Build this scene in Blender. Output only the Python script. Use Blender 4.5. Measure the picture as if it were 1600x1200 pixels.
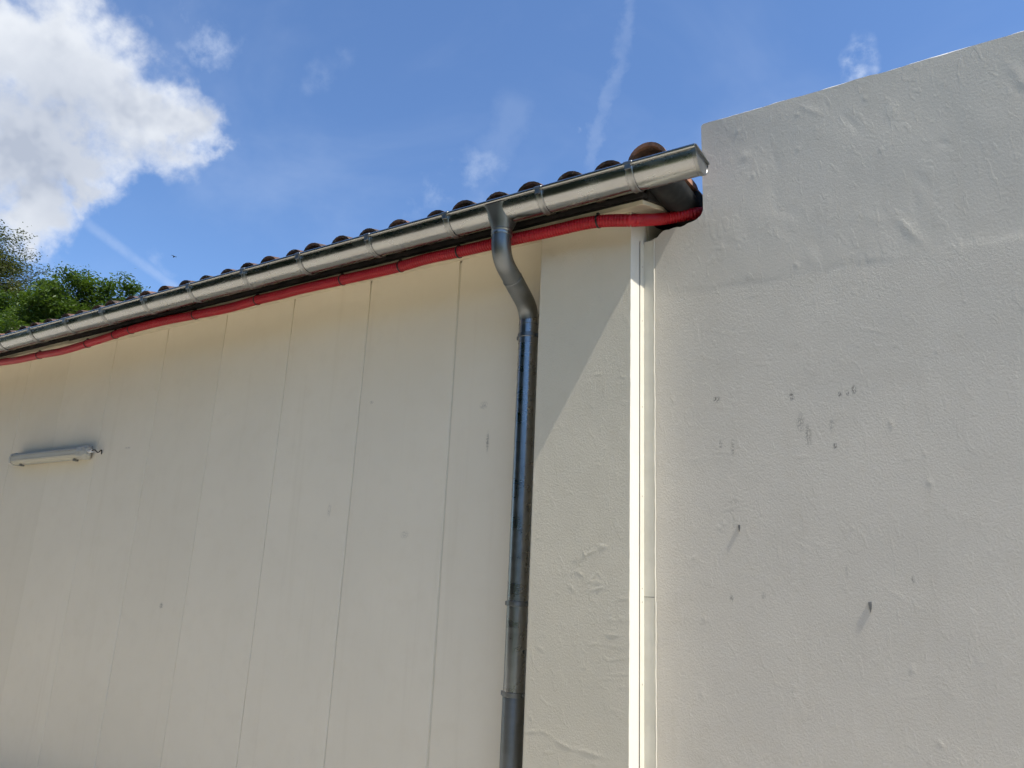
import bpy, bmesh, math, random
import numpy as np
from mathutils import Vector, Matrix

scene = bpy.context.scene
for o in list(bpy.data.objects):
    bpy.data.objects.remove(o)

# ------------------------------------------------------------------ camera
EYE = Vector((0.0, 0.0, 1.6))
YAW, PITCH, ROLL, FPX = -0.57639597, 0.262928, 0.0457764, 1195.0
fw = Vector((math.sin(YAW) * math.cos(PITCH), math.cos(YAW) * math.cos(PITCH), math.sin(PITCH)))
rt = fw.cross(Vector((0, 0, 1))).normalized()
up = rt.cross(fw)
cr, sr = math.cos(ROLL), math.sin(ROLL)
R_, U_ = cr * rt + sr * up, -sr * rt + cr * up
cam_data = bpy.data.cameras.new("camera")
cam = bpy.data.objects.new("camera", cam_data)
scene.collection.objects.link(cam)
m = Matrix((R_, U_, -fw)).transposed().to_4x4()
m.translation = EYE
cam.matrix_world = m
cam_data.sensor_fit = 'HORIZONTAL'
cam_data.sensor_width = 36.0
cam_data.lens = 36.0 * FPX / 1600.0
cam_data.clip_start = 0.05
cam_data.clip_end = 3000
scene.camera = cam

# ------------------------------------------------------------------ sun, sky, exposure
SUN = Vector((1.0, -0.085, 1.725)).normalized()      # towards the sun
SUN_EL = math.asin(SUN.z)
SUN_AZ = math.atan2(SUN.x, SUN.y)                    # clockwise from +Y
SKY_STRENGTH = 0.125
sun_data = bpy.data.lights.new("sun", 'SUN')
sun_data.energy = 5.0
sun_data.angle = math.radians(0.53)
sun_data.color = (1.0, 0.95, 0.87)
sun = bpy.data.objects.new("sun", sun_data)
scene.collection.objects.link(sun)
sun.rotation_euler = SUN.to_track_quat('Z', 'Y').to_euler()
sun.location = (6, -4, 12)

scene.view_settings.view_transform = 'Standard'
scene.view_settings.look = 'None'
scene.view_settings.gamma = 1.0
scene.view_settings.use_curve_mapping = False
scene.view_settings.exposure = 0.54
scene.cycles.max_bounces = 5
scene.cycles.use_adaptive_sampling = True
scene.cycles.adaptive_threshold = 0.03
scene.cycles.adaptive_min_samples = 16
scene.cycles.diffuse_bounces = 3
scene.cycles.glossy_bounces = 3
scene.cycles.transmission_bounces = 3


def ray(x, y):
    """direction of a photograph pixel (used to place the sky's clouds and to measure the walls)"""
    return (fw + R_ * ((x - 800) / FPX) - U_ * ((y - 600) / FPX))


def sdir(x, y):
    return ray(x, y).normalized()


class NT:
    """small helper to write node trees as expressions"""
    def __init__(self, tree):
        self.t = tree
        self.n = tree.nodes
        self.l = tree.links

    def new(self, kind, **kw):
        n = self.n.new(kind)
        for k, v in kw.items():
            setattr(n, k, v)
        return n

    def put(self, sock, v):
        if hasattr(v, 'is_output') or isinstance(v, bpy.types.NodeSocket):
            self.l.new(v, sock)
        elif v is not None:
            if sock.type == 'RGBA' and len(v) == 3:
                v = (*v, 1)
            sock.default_value = v

    def math(self, op, a, b=None, c=None, clamp=False):
        n = self.new('ShaderNodeMath', operation=op, use_clamp=clamp)
        for i, v in enumerate((a, b, c)):
            if v is not None:
                self.put(n.inputs[i], v)
        return n.outputs[0]

    def vmath(self, op, a, b=None, scale=None):
        n = self.new('ShaderNodeVectorMath', operation=op)
        self.put(n.inputs[0], a)
        if b is not None:
            self.put(n.inputs[1], b)
        if scale is not None:
            self.put(n.inputs['Scale'], scale)
        return n.outputs['Value'] if op in ('DOT_PRODUCT', 'LENGTH', 'DISTANCE') else n.outputs['Vector']

    def maprange(self, v, a, b, c=0.0, d=1.0, smooth=True):
        n = self.new('ShaderNodeMapRange', interpolation_type='SMOOTHSTEP' if smooth else 'LINEAR')
        n.clamp = True if hasattr(n, 'clamp') else True
        self.put(n.inputs['Value'], v)
        for k, q in (('From Min', a), ('From Max', b), ('To Min', c), ('To Max', d)):
            self.put(n.inputs[k], q)
        return n.outputs['Result']

    def noise(self, vec, scale, detail=4.0, rough=0.55, dist=0.0, color=False, w=None):
        n = self.new('ShaderNodeTexNoise', noise_dimensions='3D')
        self.put(n.inputs['Vector'], vec)
        n.inputs['Scale'].default_value = scale
        n.inputs['Detail'].default_value = detail
        n.inputs['Roughness'].default_value = rough
        n.inputs['Distortion'].default_value = dist
        return n.outputs['Color'] if color else n.outputs['Fac']

    def mix(self, fac, a, b, mode='MIX'):
        n = self.new('ShaderNodeMix', data_type='RGBA', blend_type=mode)
        self.put(n.inputs['Factor'], fac)
        self.put(n.inputs['A'] if False else n.inputs[6], a)
        self.put(n.inputs[7], b)
        return n.outputs[2]

    def scalev(self, vec, s):
        n = self.new('ShaderNodeMapping')
        self.put(n.inputs['Vector'], vec)
        n.inputs['Scale'].default_value = s
        return n.outputs[0]

    def bump(self, h, strength, dist, normal=None):
        n = self.new('ShaderNodeBump')
        n.inputs['Strength'].default_value = strength
        n.inputs['Distance'].default_value = dist
        self.put(n.inputs['Height'], h)
        if normal is not None:
            self.put(n.inputs['Normal'], normal)
        return n.outputs[0]


def build_world():
    world = bpy.data.worlds.new("World")
    scene.world = world
    world.use_nodes = True
    world.cycles.sampling_method = 'MANUAL'
    world.cycles.sample_map_resolution = 256
    t = NT(world.node_tree)
    t.n.clear()
    out = t.new('ShaderNodeOutputWorld')
    bg = t.new('ShaderNodeBackground')
    bg.inputs['Strength'].default_value = SKY_STRENGTH
    sky = t.new('ShaderNodeTexSky', sky_type='NISHITA')
    sky.sun_disc = False
    sky.sun_elevation = SUN_EL
    sky.sun_rotation = SUN_AZ
    sky.altitude = 100
    sky.air_density = 1.0
    sky.dust_density = 0.15
    sky.ozone_density = 4.0
    d = t.new('ShaderNodeTexCoord').outputs['Generated']
    base = t.mix(1.0, sky.outputs[0], (0.86, 0.97, 1.10), 'MULTIPLY')
    # thin high cloud everywhere
    flat = t.scalev(d, (1.0, 1.6, 2.2))
    ci = t.noise(flat, 2.3, 5, 0.6, 0.4)
    cirrus = t.maprange(ci, 0.42, 0.85)
    # the cumulus bank: overlapping billows, outline broken by noise
    n1 = t.noise(d, 6.5, 4, 0.62, 0.0, color=True)
    off = t.vmath('SCALE', t.vmath('SUBTRACT', n1, (0.5, 0.5, 0.5)), scale=0.16)
    n2 = t.noise(d, 26.0, 4, 0.62, 0.0, color=True)
    off2 = t.vmath('SCALE', t.vmath('SUBTRACT', n2, (0.5, 0.5, 0.5)), scale=0.05)
    dd = t.vmath('ADD', t.vmath('ADD', d, off), off2)
    blobs = [(-60, 60, 190), (70, 70, 150), (150, 130, 130), (235, 185, 115), (290, 205, 72), (40, 220, 150), (140, 240, 100),
             (60, 320, 90), (20, 365, 70), (-120, 250, 200), (-270, 200, 260), (150, 290, 50)]
    field = None
    for (x, y, r) in blobs:
        c = sdir(x, y)
        rr = (sdir(x + r * .7, y + r * .7) - c).length
        v = t.math('SUBTRACT', 1.0, t.math('DIVIDE', t.vmath('DISTANCE', dd, tuple(c)), rr))
        field = v if field is None else t.math('SMOOTH_MAX', field, v, 0.12)
    fb = t.noise(d, 17.0, 6, 0.64, 0.0)
    cum = t.maprange(t.math('ADD', field, t.math('MULTIPLY', t.math('SUBTRACT', fb, 0.5), 0.95)), -0.15, 0.62)
    # body shading of the cloud: grey thick middle, bright rims and tops
    sh = t.noise(t.vmath('ADD', d, tuple(SUN * 0.04)), 9.0, 4, 0.6, 0.0)
    greyc = sdir(95, 225)
    gmask = t.maprange(t.vmath('DISTANCE', dd, tuple(greyc)), 0.20, 0.03)
    thick = t.maprange(field, 0.05, 0.5)
    grey = t.math('MULTIPLY', thick, t.math('ADD', t.math('MULTIPLY', gmask, 0.75), t.maprange(sh, 0.46, 0.70, 0.0, 0.55)), clamp=True)
    K = 1.0 / SKY_STRENGTH
    ccol = t.mix(grey, (0.66 * K, 0.685 * K, 0.72 * K), (0.33 * K, 0.37 * K, 0.45 * K))
    # wisps
    wis = None
    for (x, y, rx, amt) in [(335, 62, 48, .75), (345, 240, 26, .75), (730, 298, 46, .42), (675, 325, 34, .4), (1335, 112, 34, 1.0), 
                            (895, 198, 18, .5), (90, 418, 32, .4), (232, 412, 20, .35), (515, 105, 30, .18)]:
        c = sdir(x, y)
        rr = (sdir(x + rx, y) - c).length
        v = t.math('MULTIPLY', t.maprange(t.vmath('DISTANCE', dd, tuple(c)), rr * 1.5, rr * 0.1), amt)
        wis = v if wis is None else t.math('MAXIMUM', wis, v)
    wis = t.math('MULTIPLY', wis, t.maprange(fb, 0.36, 0.66))

    # two vapour trails
    def trail(p, q, w, amt, brk):
        a, b = sdir(*p), sdir(*q)
        n = a.cross(b).normalized()
        mid = (a + b).normalized()
        along = (b - a).normalized()
        half = (b - a).length / 2
        de = t.vmath('ADD', d, t.vmath('SCALE', t.vmath('SUBTRACT', n2, (0.5, 0.5, 0.5)), scale=w * brk))
        dist = t.math('ABSOLUTE', t.vmath('DOT_PRODUCT', de, tuple(n)))
        s = t.math('ABSOLUTE', t.vmath('DOT_PRODUCT', t.vmath('SUBTRACT', d, tuple(mid)), tuple(along)))
        v = t.math('MULTIPLY', t.maprange(dist, w, w * .1), t.maprange(s, half * 1.15, half * .8))
        v = t.math('MULTIPLY', v, t.maprange(fb, 0.30, 0.65, 0.25, 1.0))
        return t.math('MULTIPLY', v, amt)
    tr = trail((1000, -40), (918, 268), 0.014, 0.19, 3.6)
    tr = t.math('MAXIMUM', tr, trail((110, 330), (290, 462), 0.0085, 0.30, 0.6))
    tr = t.math('MAXIMUM', tr, trail((815, 150), (735, 330), 0.035, 0.13, 1.2))
    thin = t.math('MAXIMUM', t.math('MAXIMUM', wis, tr), t.math('MULTIPLY', cirrus, 0.22))
    thin = t.math('MULTIPLY', thin, 0.58)
    col = t.mix(thin, base, (0.62 * K, 0.68 * K, 0.78 * K))
    col = t.mix(cum, col, ccol)
    t.l.new(col, bg.inputs['Color'])
    t.l.new(bg.outputs[0], out.inputs[0])


build_world()

# ------------------------------------------------------------------ helpers
C = scene.collection


def mesh(name, verts, faces, mat=None, smooth=False):
    me = bpy.data.meshes.new(name)
    me.from_pydata([tuple(v) for v in verts], [], [tuple(f) for f in faces])
    me.update()
    if mat:
        me.materials.append(mat)
    if smooth:
        me.polygons.foreach_set('use_smooth', [True] * len(me.polygons))
    return me


def link(name, me, parent=None, kind=None, label=None):
    o = bpy.data.objects.new(name, me)
    C.objects.link(o)
    if parent is not None:
        o.parent = parent
        o.matrix_parent_inverse = WM(parent).inverted()
    if kind:
        o['kind'] = kind
    if label:
        o['label'] = label
    return o


def WM(o):
    mm = o.matrix_basis.copy()
    if o.parent is not None:
        mm = WM(o.parent) @ o.matrix_parent_inverse @ mm
    return mm


def thing(name, label, cat, loc, group=None):
    o = bpy.data.objects.new(name, None)
    o.empty_display_size = 0.1
    C.objects.link(o)
    o.location = loc
    o['label'] = label
    o['category'] = cat
    if group:
        o['group'] = group
    return o


class MB:
    def __init__(self):
        self.v, self.f = [], []

    def add(self, v, f):
        k = len(self.v)
        self.v += [tuple(p) for p in v]
        self.f += [tuple(i + k for i in q) for q in f]
        return self

    def box(self, a, b):
        x0, y0, z0 = a
        x1, y1, z1 = b
        return self.add([(x0, y0, z0), (x1, y0, z0), (x1, y1, z0), (x0, y1, z0), (x0, y0, z1), (x1, y0, z1), (x1, y1, z1), (x0, y1, z1)],
                        [(0, 3, 2, 1), (4, 5, 6, 7), (0, 1, 5, 4), (1, 2, 6, 5), (2, 3, 7, 6), (3, 0, 4, 7)])

    def tube(self, pts, radii, n=16, caps=True):
        pts = [Vector(p) for p in pts]
        if not hasattr(radii, '__len__'):
            radii = [radii] * len(pts)
        k = len(self.v)
        prev = None
        for i, p in enumerate(pts):
            a = pts[max(i - 1, 0)]
            b = pts[min(i + 1, len(pts) - 1)]
            tdir = (b - a).normalized()
            if prev is None:
                h = Vector((1, 0, 0)) if abs(tdir.x) < 0.8 else Vector((0, 0, 1))
                nx = (h - tdir * h.dot(tdir)).normalized()
            else:
                nx = (prev - tdir * prev.dot(tdir)).normalized()
            prev = nx
            ny = tdir.cross(nx)
            for j in range(n):
                a_ = 2 * math.pi * j / n
                self.v.append(tuple(p + (nx * math.cos(a_) + ny * math.sin(a_)) * radii[i]))
        for i in range(len(pts) - 1):
            for j in range(n):
                j2 = (j + 1) % n
                self.f.append((k + i * n + j, k + i * n + j2, k + (i + 1) * n + j2, k + (i + 1) * n + j))
        if caps:
            self.f.append(tuple(k + j for j in reversed(range(n))))
            self.f.append(tuple(k + (len(pts) - 1) * n + j for j in range(n)))
        return self

    def build(self, name, mat, parent=None, smooth=False, bevel=0.0, **kw):
        me = mesh(name, self.v, self.f, mat)
        if bevel > 0:
            bm = bmesh.new()
            bm.from_mesh(me)
            bmesh.ops.recalc_face_normals(bm, faces=bm.faces)
            ed = [e for e in bm.edges if len(e.link_faces) == 2 and e.calc_face_angle(0) > 0.6]
            bmesh.ops.bevel(bm, geom=ed, offset=bevel, segments=2, affect='EDGES', profile=0.6)
            bm.to_mesh(me)
            bm.free()
        if smooth:
            me.polygons.foreach_set('use_smooth', [True] * len(me.polygons))
            try:
                me.set_sharp_from_angle(angle=math.radians(38))
            except Exception:
                pass
        return link(name, me, parent, **kw)


def spline(pts, per=8):
    pts = [Vector(p) for p in pts]
    out = []
    for i in range(len(pts) - 1):
        p0, p1, p2, p3 = pts[max(i - 1, 0)], pts[i], pts[i + 1], pts[min(i + 2, len(pts) - 1)]
        for k in range(per):
            s = k / per
            out.append(0.5 * ((2 * p1) + (p2 - p0) * s + (2 * p0 - 5 * p1 + 4 * p2 - p3) * s * s + (3 * p1 - p0 - 3 * p2 + p3) * s ** 3))
    out.append(pts[-1])
    return out


RNG = np.random.RandomState(7)
_tab = RNG.rand(256, 256)


def vnoise(x, y):
    xi = np.floor(x).astype(int)
    yi = np.floor(y).astype(int)
    fx = x - xi
    fy = y - yi
    fx = fx * fx * fx * (fx * (fx * 6 - 15) + 10)
    fy = fy * fy * fy * (fy * (fy * 6 - 15) + 10)
    a = _tab[xi % 256, yi % 256]
    b = _tab[(xi + 1) % 256, yi % 256]
    c = _tab[xi % 256, (yi + 1) % 256]
    d = _tab[(xi + 1) % 256, (yi + 1) % 256]
    return (a * (1 - fx) + b * fx) * (1 - fy) + (c * (1 - fx) + d * fx) * fy - 0.5


def fbm(x, y, oct=4, g=0.5):
    s = np.zeros_like(x)
    a = 1.0
    for i in range(oct):
        s = s + a * vnoise(x * 2 ** i + 17.3 * i, y * 2 ** i + 5.1 * i)
        a *= g
    return s


# ------------------------------------------------------------------ materials
def material(name):
    mt = bpy.data.materials.new(name)
    mt.use_nodes = True
    t = NT(mt.node_tree)
    p = t.n['Principled BSDF']
    return mt, t, p


def wall_material(name, col, relief, marks=(), grain=1.0, drips=0.0, rough=0.75, vary=0.0):
    """painted render: colour drift, grime, small scuffs with a shape of their own, trowelled relief as bump"""
    mt, t, p = material(name)
    pos = t.new('ShaderNodeNewGeometry').outputs['Position']
    big = t.noise(pos, 1.3, 3, 0.6)
    mid = t.noise(pos, 9.0, 3, 0.6)
    c = t.mix(t.maprange(big, 0.3, 0.7), tuple(k * 0.95 for k in col), col)
    c = t.mix(t.math('MULTIPLY', t.maprange(mid, 0.45, 0.8), 0.35), c, tuple(k * q for k, q in zip(col, (.9, .885, .86))))
    streak = t.noise(t.scalev(pos, (14, 14, 0.7)), 1.0, 3, 0.6)
    c = t.mix(t.math('MULTIPLY', t.maprange(streak, 0.55, 0.8), 0.16 + drips), c, tuple(k * q for k, q in zip(col, (.80, .77, .72))))
    speck = t.noise(pos, 170.0, 2, 0.5)
    c = t.mix(t.math('MULTIPLY', t.maprange(speck, 0.70, 0.80), 0.18), c, (0.2, 0.19, 0.17))
    if marks:
        scr = t.noise(t.scalev(pos, (1.0, 1.0, 0.55)), 210.0, 3, 0.6)
        scr = t.maprange(scr, 0.44, 0.54)
        tot = None
        for (x, y, z, rx, rz, a) in marks:
            q = t.vmath('MULTIPLY', t.vmath('SUBTRACT', pos, (x, y, z)), (1 / rx, 0.0, 1 / rz))
            v = t.math('MULTIPLY', t.maprange(t.vmath('LENGTH', q), 1.0, 0.25), a)
            tot = v if tot is None else t.math('MAXIMUM', tot, v)
        c = t.mix(t.math('MULTIPLY', t.math('MULTIPLY', tot, scr), 0.8), c, (0.085, 0.08, 0.072))
    if vary:
        rv = t.maprange(t.new('ShaderNodeObjectInfo').outputs['Random'], 0.0, 1.0, 0.0, vary, smooth=False)
        c = t.mix(rv, c, tuple(k * q for k, q in zip(col, (.80, .79, .76))))
    t.put(p.inputs['Base Color'], c)
    p.inputs['Roughness'].default_value = rough
    p.inputs['Specular IOR Level'].default_value = 0.25
    if relief > 0:
        f1 = t.noise(t.scalev(pos, (1.0, 1.0, 0.8)), 130.0 * grain, 4, 0.68)
        f3 = t.noise(t.scalev(pos, (1.0, 1.0, 0.45)), 24.0, 2, 0.5, 0.8)
        zz = t.new('ShaderNodeSeparateXYZ')
        t.l.new(pos, zz.inputs[0])
        f1 = t.math('MULTIPLY', f1, t.maprange(zz.outputs[2], 2.90, 2.97, 1.0, 0.55))
        h = t.math('ADD', t.math('MULTIPLY', f1, t.maprange(big, 0.25, 0.75, 0.55, 1.15)), t.math('MULTIPLY', t.maprange(f3, 0.56, 0.66), 0.16))
        t.put(p.inputs['Normal'], t.bump(h, 1.0, relief))
    return mt


def zinc_material(name, col, rough, bumpd=0.0006, dull=0.0):
    mt, t, p = material(name)
    pos = t.new('ShaderNodeTexCoord').outputs['Object']
    a = t.noise(t.scalev(pos, (2.2, 9, 9)), 2.0, 5, 0.6, 0.3)
    b = t.noise(t.scalev(pos, (.35, 1, 1)), 14.0, 4, 0.6)
    c = t.mix(t.maprange(a, 0.3, 0.7), tuple(k * 0.86 for k in col), col)
    c = t.mix(t.math('MULTIPLY', t.maprange(b, 0.55, 0.75), 0.18), c, tuple(k * q for k, q in zip(col, (.72, .70, .64))))
    t.put(p.inputs['Base Color'], c)
    p.inputs['Metallic'].default_value = 1.0 - dull
    t.put(p.inputs['Roughness'], t.math('ADD', t.maprange(a, 0.3, 0.7, rough - 0.05, rough + 0.05), t.maprange(b, .4, .7, 0.0, 0.03)))
    t.put(p.inputs['Normal'], t.bump(t.noise(t.scalev(pos, (1.5, 6, 6)), 5.0, 2, 0.5), 0.12, bumpd))
    return mt


def plain(name, col, rough=0.6, metal=0.0, var=0.15, scale=30.0, bumpd=0.0, spec=0.4):
    mt, t, p = material(name)
    pos = t.new('ShaderNodeTexCoord').outputs['Object']
    n = t.noise(pos, scale, 5, 0.6)
    t.put(p.inputs['Base Color'], t.mix(t.maprange(n, 0.3, 0.7), tuple(k * (1 - var) for k in col), tuple(min(1, k * (1 + var)) for k in col)))
    p.inputs['Roughness'].default_value = rough
    p.inputs['Metallic'].default_value = metal
    p.inputs['Specular IOR Level'].default_value = spec
    if bumpd:
        t.put(p.inputs['Normal'], t.bump(n, 0.6, bumpd))
    return mt


CREAM = (0.86, 0.785, 0.63)
MARKS_B = [(-0.994, 3.147, 2.429, .020, .020, 1), (-0.684, 3.147, 2.411, .016, .022, 1), (-0.501, 3.147, 2.403, .010, .018, .9), (-0.473, 3.147, 2.406, .008, .016, .9),
           (-0.449, 3.147, 2.416, .012, .025, 1), (-0.655, 3.147, 2.30, .022, .055, .5), (-0.628, 3.147, 2.25, .018, .065, .55), (-0.538, 3.147, 2.279, .014, .04, .45),
           (-0.531, 3.147, 2.197, .010, .022, .9), (-0.982, 3.147, 2.23, .010, .03, .6), (-0.931, 3.147, 2.214, .012, .05, .55),
           (-0.955, 3.147, 1.607, .012, .02, .6), (-0.829, 3.147, 1.622, .012, .02, .5), (-0.30, 3.147, 1.70, .008, .02, .7), (-0.52, 3.147, 1.72, .006, .035, .4)]
MARKS_A = [(-2.213, 3.2, 2.333, .012, .07, .9), (-2.25, 3.2, 2.53, .035, .03, .5), (-4.755, 3.2, 1.40, .025, .025, 1.0), (-5.463, 3.2, 2.495, .05, .012, .6), (-3.3, 3.2, 2.0, .02, .05, .35),
           (-2.72, 3.2, 1.86, .04, .03, .35), (-3.05, 3.2, 2.62, .02, .012, .6)]
M = {}
M['wall_b'] = wall_material("grey_cream_render", (0.655, 0.598, 0.495), 0.0020, MARKS_B)
M['pilaster'] = wall_material("pilaster_render", (0.69, 0.625, 0.48), 0.0023, [(-1.58, 3.0, 1.73, .04, .02, .25)])
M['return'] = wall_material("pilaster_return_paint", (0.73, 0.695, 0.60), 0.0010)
M['panel'] = wall_material("painted_concrete_panel", CREAM, 0.0007, MARKS_A, grain=0.8, drips=0.10, vary=0.28)
M['joint'] = wall_material("joint_mastic", (0.72, 0.67, 0.54), 0.0006, drips=0.15)
M['coping'] = plain("pale_coping", (0.72, 0.70, 0.66), 0.8, var=.1)
M['trim'] = plain("cream_metal_trim", (0.68, 0.64, 0.53), 0.45, var=.04, scale=12)
M['screw'] = plain("dull_screw", (0.25, 0.24, 0.22), 0.5, 0.6)
M['gap'] = plain("dark_gap", (0.05, 0.047, 0.043), 0.9)
M['zinc'] = zinc_material("gutter_zinc", (0.45, 0.45, 0.43), 0.25)
M['zinc_b'] = zinc_material("bracket_zinc", (0.38, 0.38, 0.365), 0.34)
M['zinc_p'] = zinc_material("downpipe_zinc", (0.33, 0.34, 0.345), 0.29)
M['zinc_f'] = zinc_material("weathered_zinc", (0.24, 0.25, 0.25), 0.42)
M['iron'] = plain("grey_lower_pipe", (0.19, 0.188, 0.17), 0.6, 0.1, var=.2, scale=9, bumpd=.0006)
M['fascia'] = plain("dark_stained_fascia", (0.022, 0.018, 0.015), 0.85, var=.4, scale=14, bumpd=.002)
M['board'] = plain("cream_soffit_board", (0.66, 0.58, 0.43), 0.7, var=.10, scale=8, bumpd=.0006)
M['red'] = plain("red_corrugated_plastic", (0.37, 0.006, 0.012), 0.42, var=.10, scale=6)
M['tie'] = plain("black_cable_tie", (0.012, 0.012, 0.012), 0.5)
M['bed'] = plain("old_mortar", (0.30, 0.26, 0.21), 0.95, var=.4, scale=22, bumpd=.004)


def tile_material(name, ca, cb, cd):
    mt, t, p = material(name)
    pos = t.new('ShaderNodeTexCoord').outputs['Object']
    rnd = t.new('ShaderNodeObjectInfo').outputs['Random']
    q = t.vmath('ADD', pos, t.new('ShaderNodeObjectInfo').outputs['Location'])
    n = t.noise(q, 16.0, 6, 0.65, 0.3)
    n2 = t.noise(q, 70.0, 4, 0.6)
    c = t.mix(rnd, ca, cb)
    c = t.mix(t.maprange(n, 0.42, 0.62), c, cd)
    c = t.mix(t.math('MULTIPLY', t.maprange(n2, 0.58, 0.72), 0.65), c, (0.42, 0.36, 0.25))
    t.put(p.inputs['Base Color'], c)
    p.inputs['Roughness'].default_value = 0.9
    t.put(p.inputs['Normal'], t.bump(t.math('ADD', n, t.math('MULTIPLY', n2, .5)), 0.8, 0.004))
    return mt


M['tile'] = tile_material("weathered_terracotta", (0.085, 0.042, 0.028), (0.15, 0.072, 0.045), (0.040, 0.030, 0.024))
M['verge_tile'] = tile_material("sunlit_terracotta", (0.30, 0.14, 0.085), (0.34, 0.165, 0.10), (0.13, 0.075, 0.05))  # lighter copy of the tile colours, sunlight on the verge covers put in
M['old_tile'] = plain("near_black_tile", (0.017, 0.018, 0.017), 0.6, var=.5, scale=18, bumpd=.003)  # near-black colour of the verge channel and mortar bed


def ground_material():
    mt, t, p = material("pale_gravel_yard")
    pos = t.new('ShaderNodeTexCoord').outputs['Object']
    a = t.noise(pos, 0.7, 5, 0.6)
    b = t.noise(pos, 60.0, 3, 0.6)
    c = t.mix(t.maprange(a, .3, .7), (0.45, 0.42, 0.365), (0.54, 0.505, 0.44))
    c = t.mix(t.maprange(b, .35, .7), c, (0.38, 0.35, 0.295))
    t.put(p.inputs['Base Color'], c)
    p.inputs['Roughness'].default_value = 0.95
    t.put(p.inputs['Normal'], t.bump(b, 0.6, 0.02))
    return mt


def grass_ground():
    return plain("rough_meadow", (0.075, 0.10, 0.035), 0.95, var=.4, scale=.8)


def leaf_material(name, c0, c1):
    mt, t, p = material(name)
    pos = t.new('ShaderNodeNewGeometry').outputs['Position']
    n = t.noise(pos, 1.1, 3, 0.6)
    n2 = t.noise(pos, 9.0, 2, 0.6)
    c = t.mix(t.maprange(t.math('ADD', t.math('MULTIPLY', n, .6), t.math('MULTIPLY', n2, .4)), .35, .65), c0, c1)
    t.put(p.inputs['Base Color'], c)
    p.inputs['Roughness'].default_value = 0.5
    p.inputs['Specular IOR Level'].default_value = 0.3
    tr = t.new('ShaderNodeBsdfTranslucent')
    t.put(tr.inputs['Color'], t.mix(1.0, c, (1.25, 1.35, 0.6), 'MULTIPLY'))
    mx = t.new('ShaderNodeMixShader')
    mx.inputs[0].default_value = 0.38
    t.l.new(p.outputs[0], mx.inputs[1])
    t.l.new(tr.outputs[0], mx.inputs[2])
    t.l.new(mx.outputs[0], t.n['Material Output'].inputs[0])
    return mt


M['bark'] = plain("bark", (0.085, 0.068, 0.052), 0.95, var=.4, scale=8, bumpd=.01)
M['leaf_a'] = leaf_material("locust_leaf", (0.045, 0.080, 0.014), (0.085, 0.130, 0.024))
M['leaf_b'] = leaf_material("olive_leaf", (0.050, 0.060, 0.022), (0.085, 0.092, 0.034))
M['hedge'] = leaf_material("hedge_leaf", (0.025, 0.045, 0.015), (0.045, 0.07, 0.022))

# ------------------------------------------------------------------ key planes (metres)
YP, YA, YB = 3.0, 3.2, 3.147        # pilaster face, panel wall face, neighbour wall face
XPL, XPR = -1.8135, -1.329          # pilaster sides
XB = -1.035                         # left edge of the tall wall
ZB = 3.787                          # its top
G0, GR = 2.70, 0.079                # gutter lip y and radius
GZ = 3.385                          # gutter lip z
GC = G0 + GR
XEND = -0.914                       # right end of the gutter
XL = -10.5                          # where the long building ends, out of frame
SLOPE = 0.33

# ------------------------------------------------------------------ setting
g = MB().add([(-400, -400, 0), (400, -400, 0), (400, 400, 0), (-400, 400, 0)], [(0, 1, 2, 3)]).build('ground', grass_ground(), kind='structure')
g = MB().add([(-24, -2.8, .004), (22, -2.8, .004), (22, 3.3, .004), (-24, 3.3, .004)], [(0, 1, 2, 3)]).build('yard', ground_material(), kind='structure')

# ------------------------------------------------------------------ the long low building
bld = thing('low_building', 'long low cream building with vertical wall panels and terracotta tiled roof', 'building', (-6, 5, 0))
core = MB()
core.box((XL, YA + 0.0045, 0), (XPR, 8.6, 3.385))
core.add([(XL, YA + .1, 3.385), (XPR, YA + .1, 3.385), (XPR, 8.6, 3.385), (XL, 8.6, 3.385), (XL, 5.8, 3.385 + SLOPE * 2.3), (XPR, 5.8, 3.385 + SLOPE * 2.3)],
         [(0, 1, 5, 4), (2, 3, 4, 5), (0, 4, 3), (1, 2, 5)])
wall = core.build('wall', M['joint'], bld)
# vertical panels, one object each
JX = [-2.464, -3.145, -3.822, -4.512, -5.195, -5.878, -6.553, -7.225]
while JX[-1] > XL:
    JX.append(JX[-1] - 0.68)
edges = [XPL + 0.02] + JX
rp = random.Random(3)


def grid_panel(x0, x1, z0, z1, y, nx, nz, seed, amp):
    xs = np.concatenate([[x0, x0 + .003], np.linspace(x0 + .02, x1 - .02, nx - 4), [x1 - .003, x1]])
    zs = np.linspace(z0, z1, nz)
    X, Z = np.meshgrid(xs, zs)
    Y = y + amp * fbm(X * 1.7 + seed, Z * 1.1 + seed * 2, 3)
    v = [(a, b, c) for a, b, c in zip(X.ravel(), Y.ravel(), Z.ravel())]
    f = [(j * nx + i, j * nx + i + 1, (j + 1) * nx + i + 1, (j + 1) * nx + i) for j in range(nz - 1) for i in range(nx - 1)]
    # rounded arrises: a returned edge strip on both long sides
    k = len(v)
    for j in range(nz):
        v.append((x0 - .002, y + .004, zs[j]))
        v.append((x1 + .002, y + .004, zs[j]))
        v.append((x0 - .002, y + .03, zs[j]))
        v.append((x1 + .002, y + .03, zs[j]))
    for j in range(nz - 1):
        a, b = k + 4 * j, k + 4 * (j + 1)
        f += [(a, j * nx, (j + 1) * nx, b), (j * nx + nx - 1, a + 1, b + 1, (j + 1) * nx + nx - 1), (a + 2, a, b, b + 2), (a + 1, a + 3, b + 3, b + 1)]
    f.append((0, k, k + 1, nx - 1))
    t0 = (nz - 1) * nx
    f.append((t0, t0 + nx - 1, k + 4 * (nz - 1) + 1, k + 4 * (nz - 1)))
    return v, f


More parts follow.
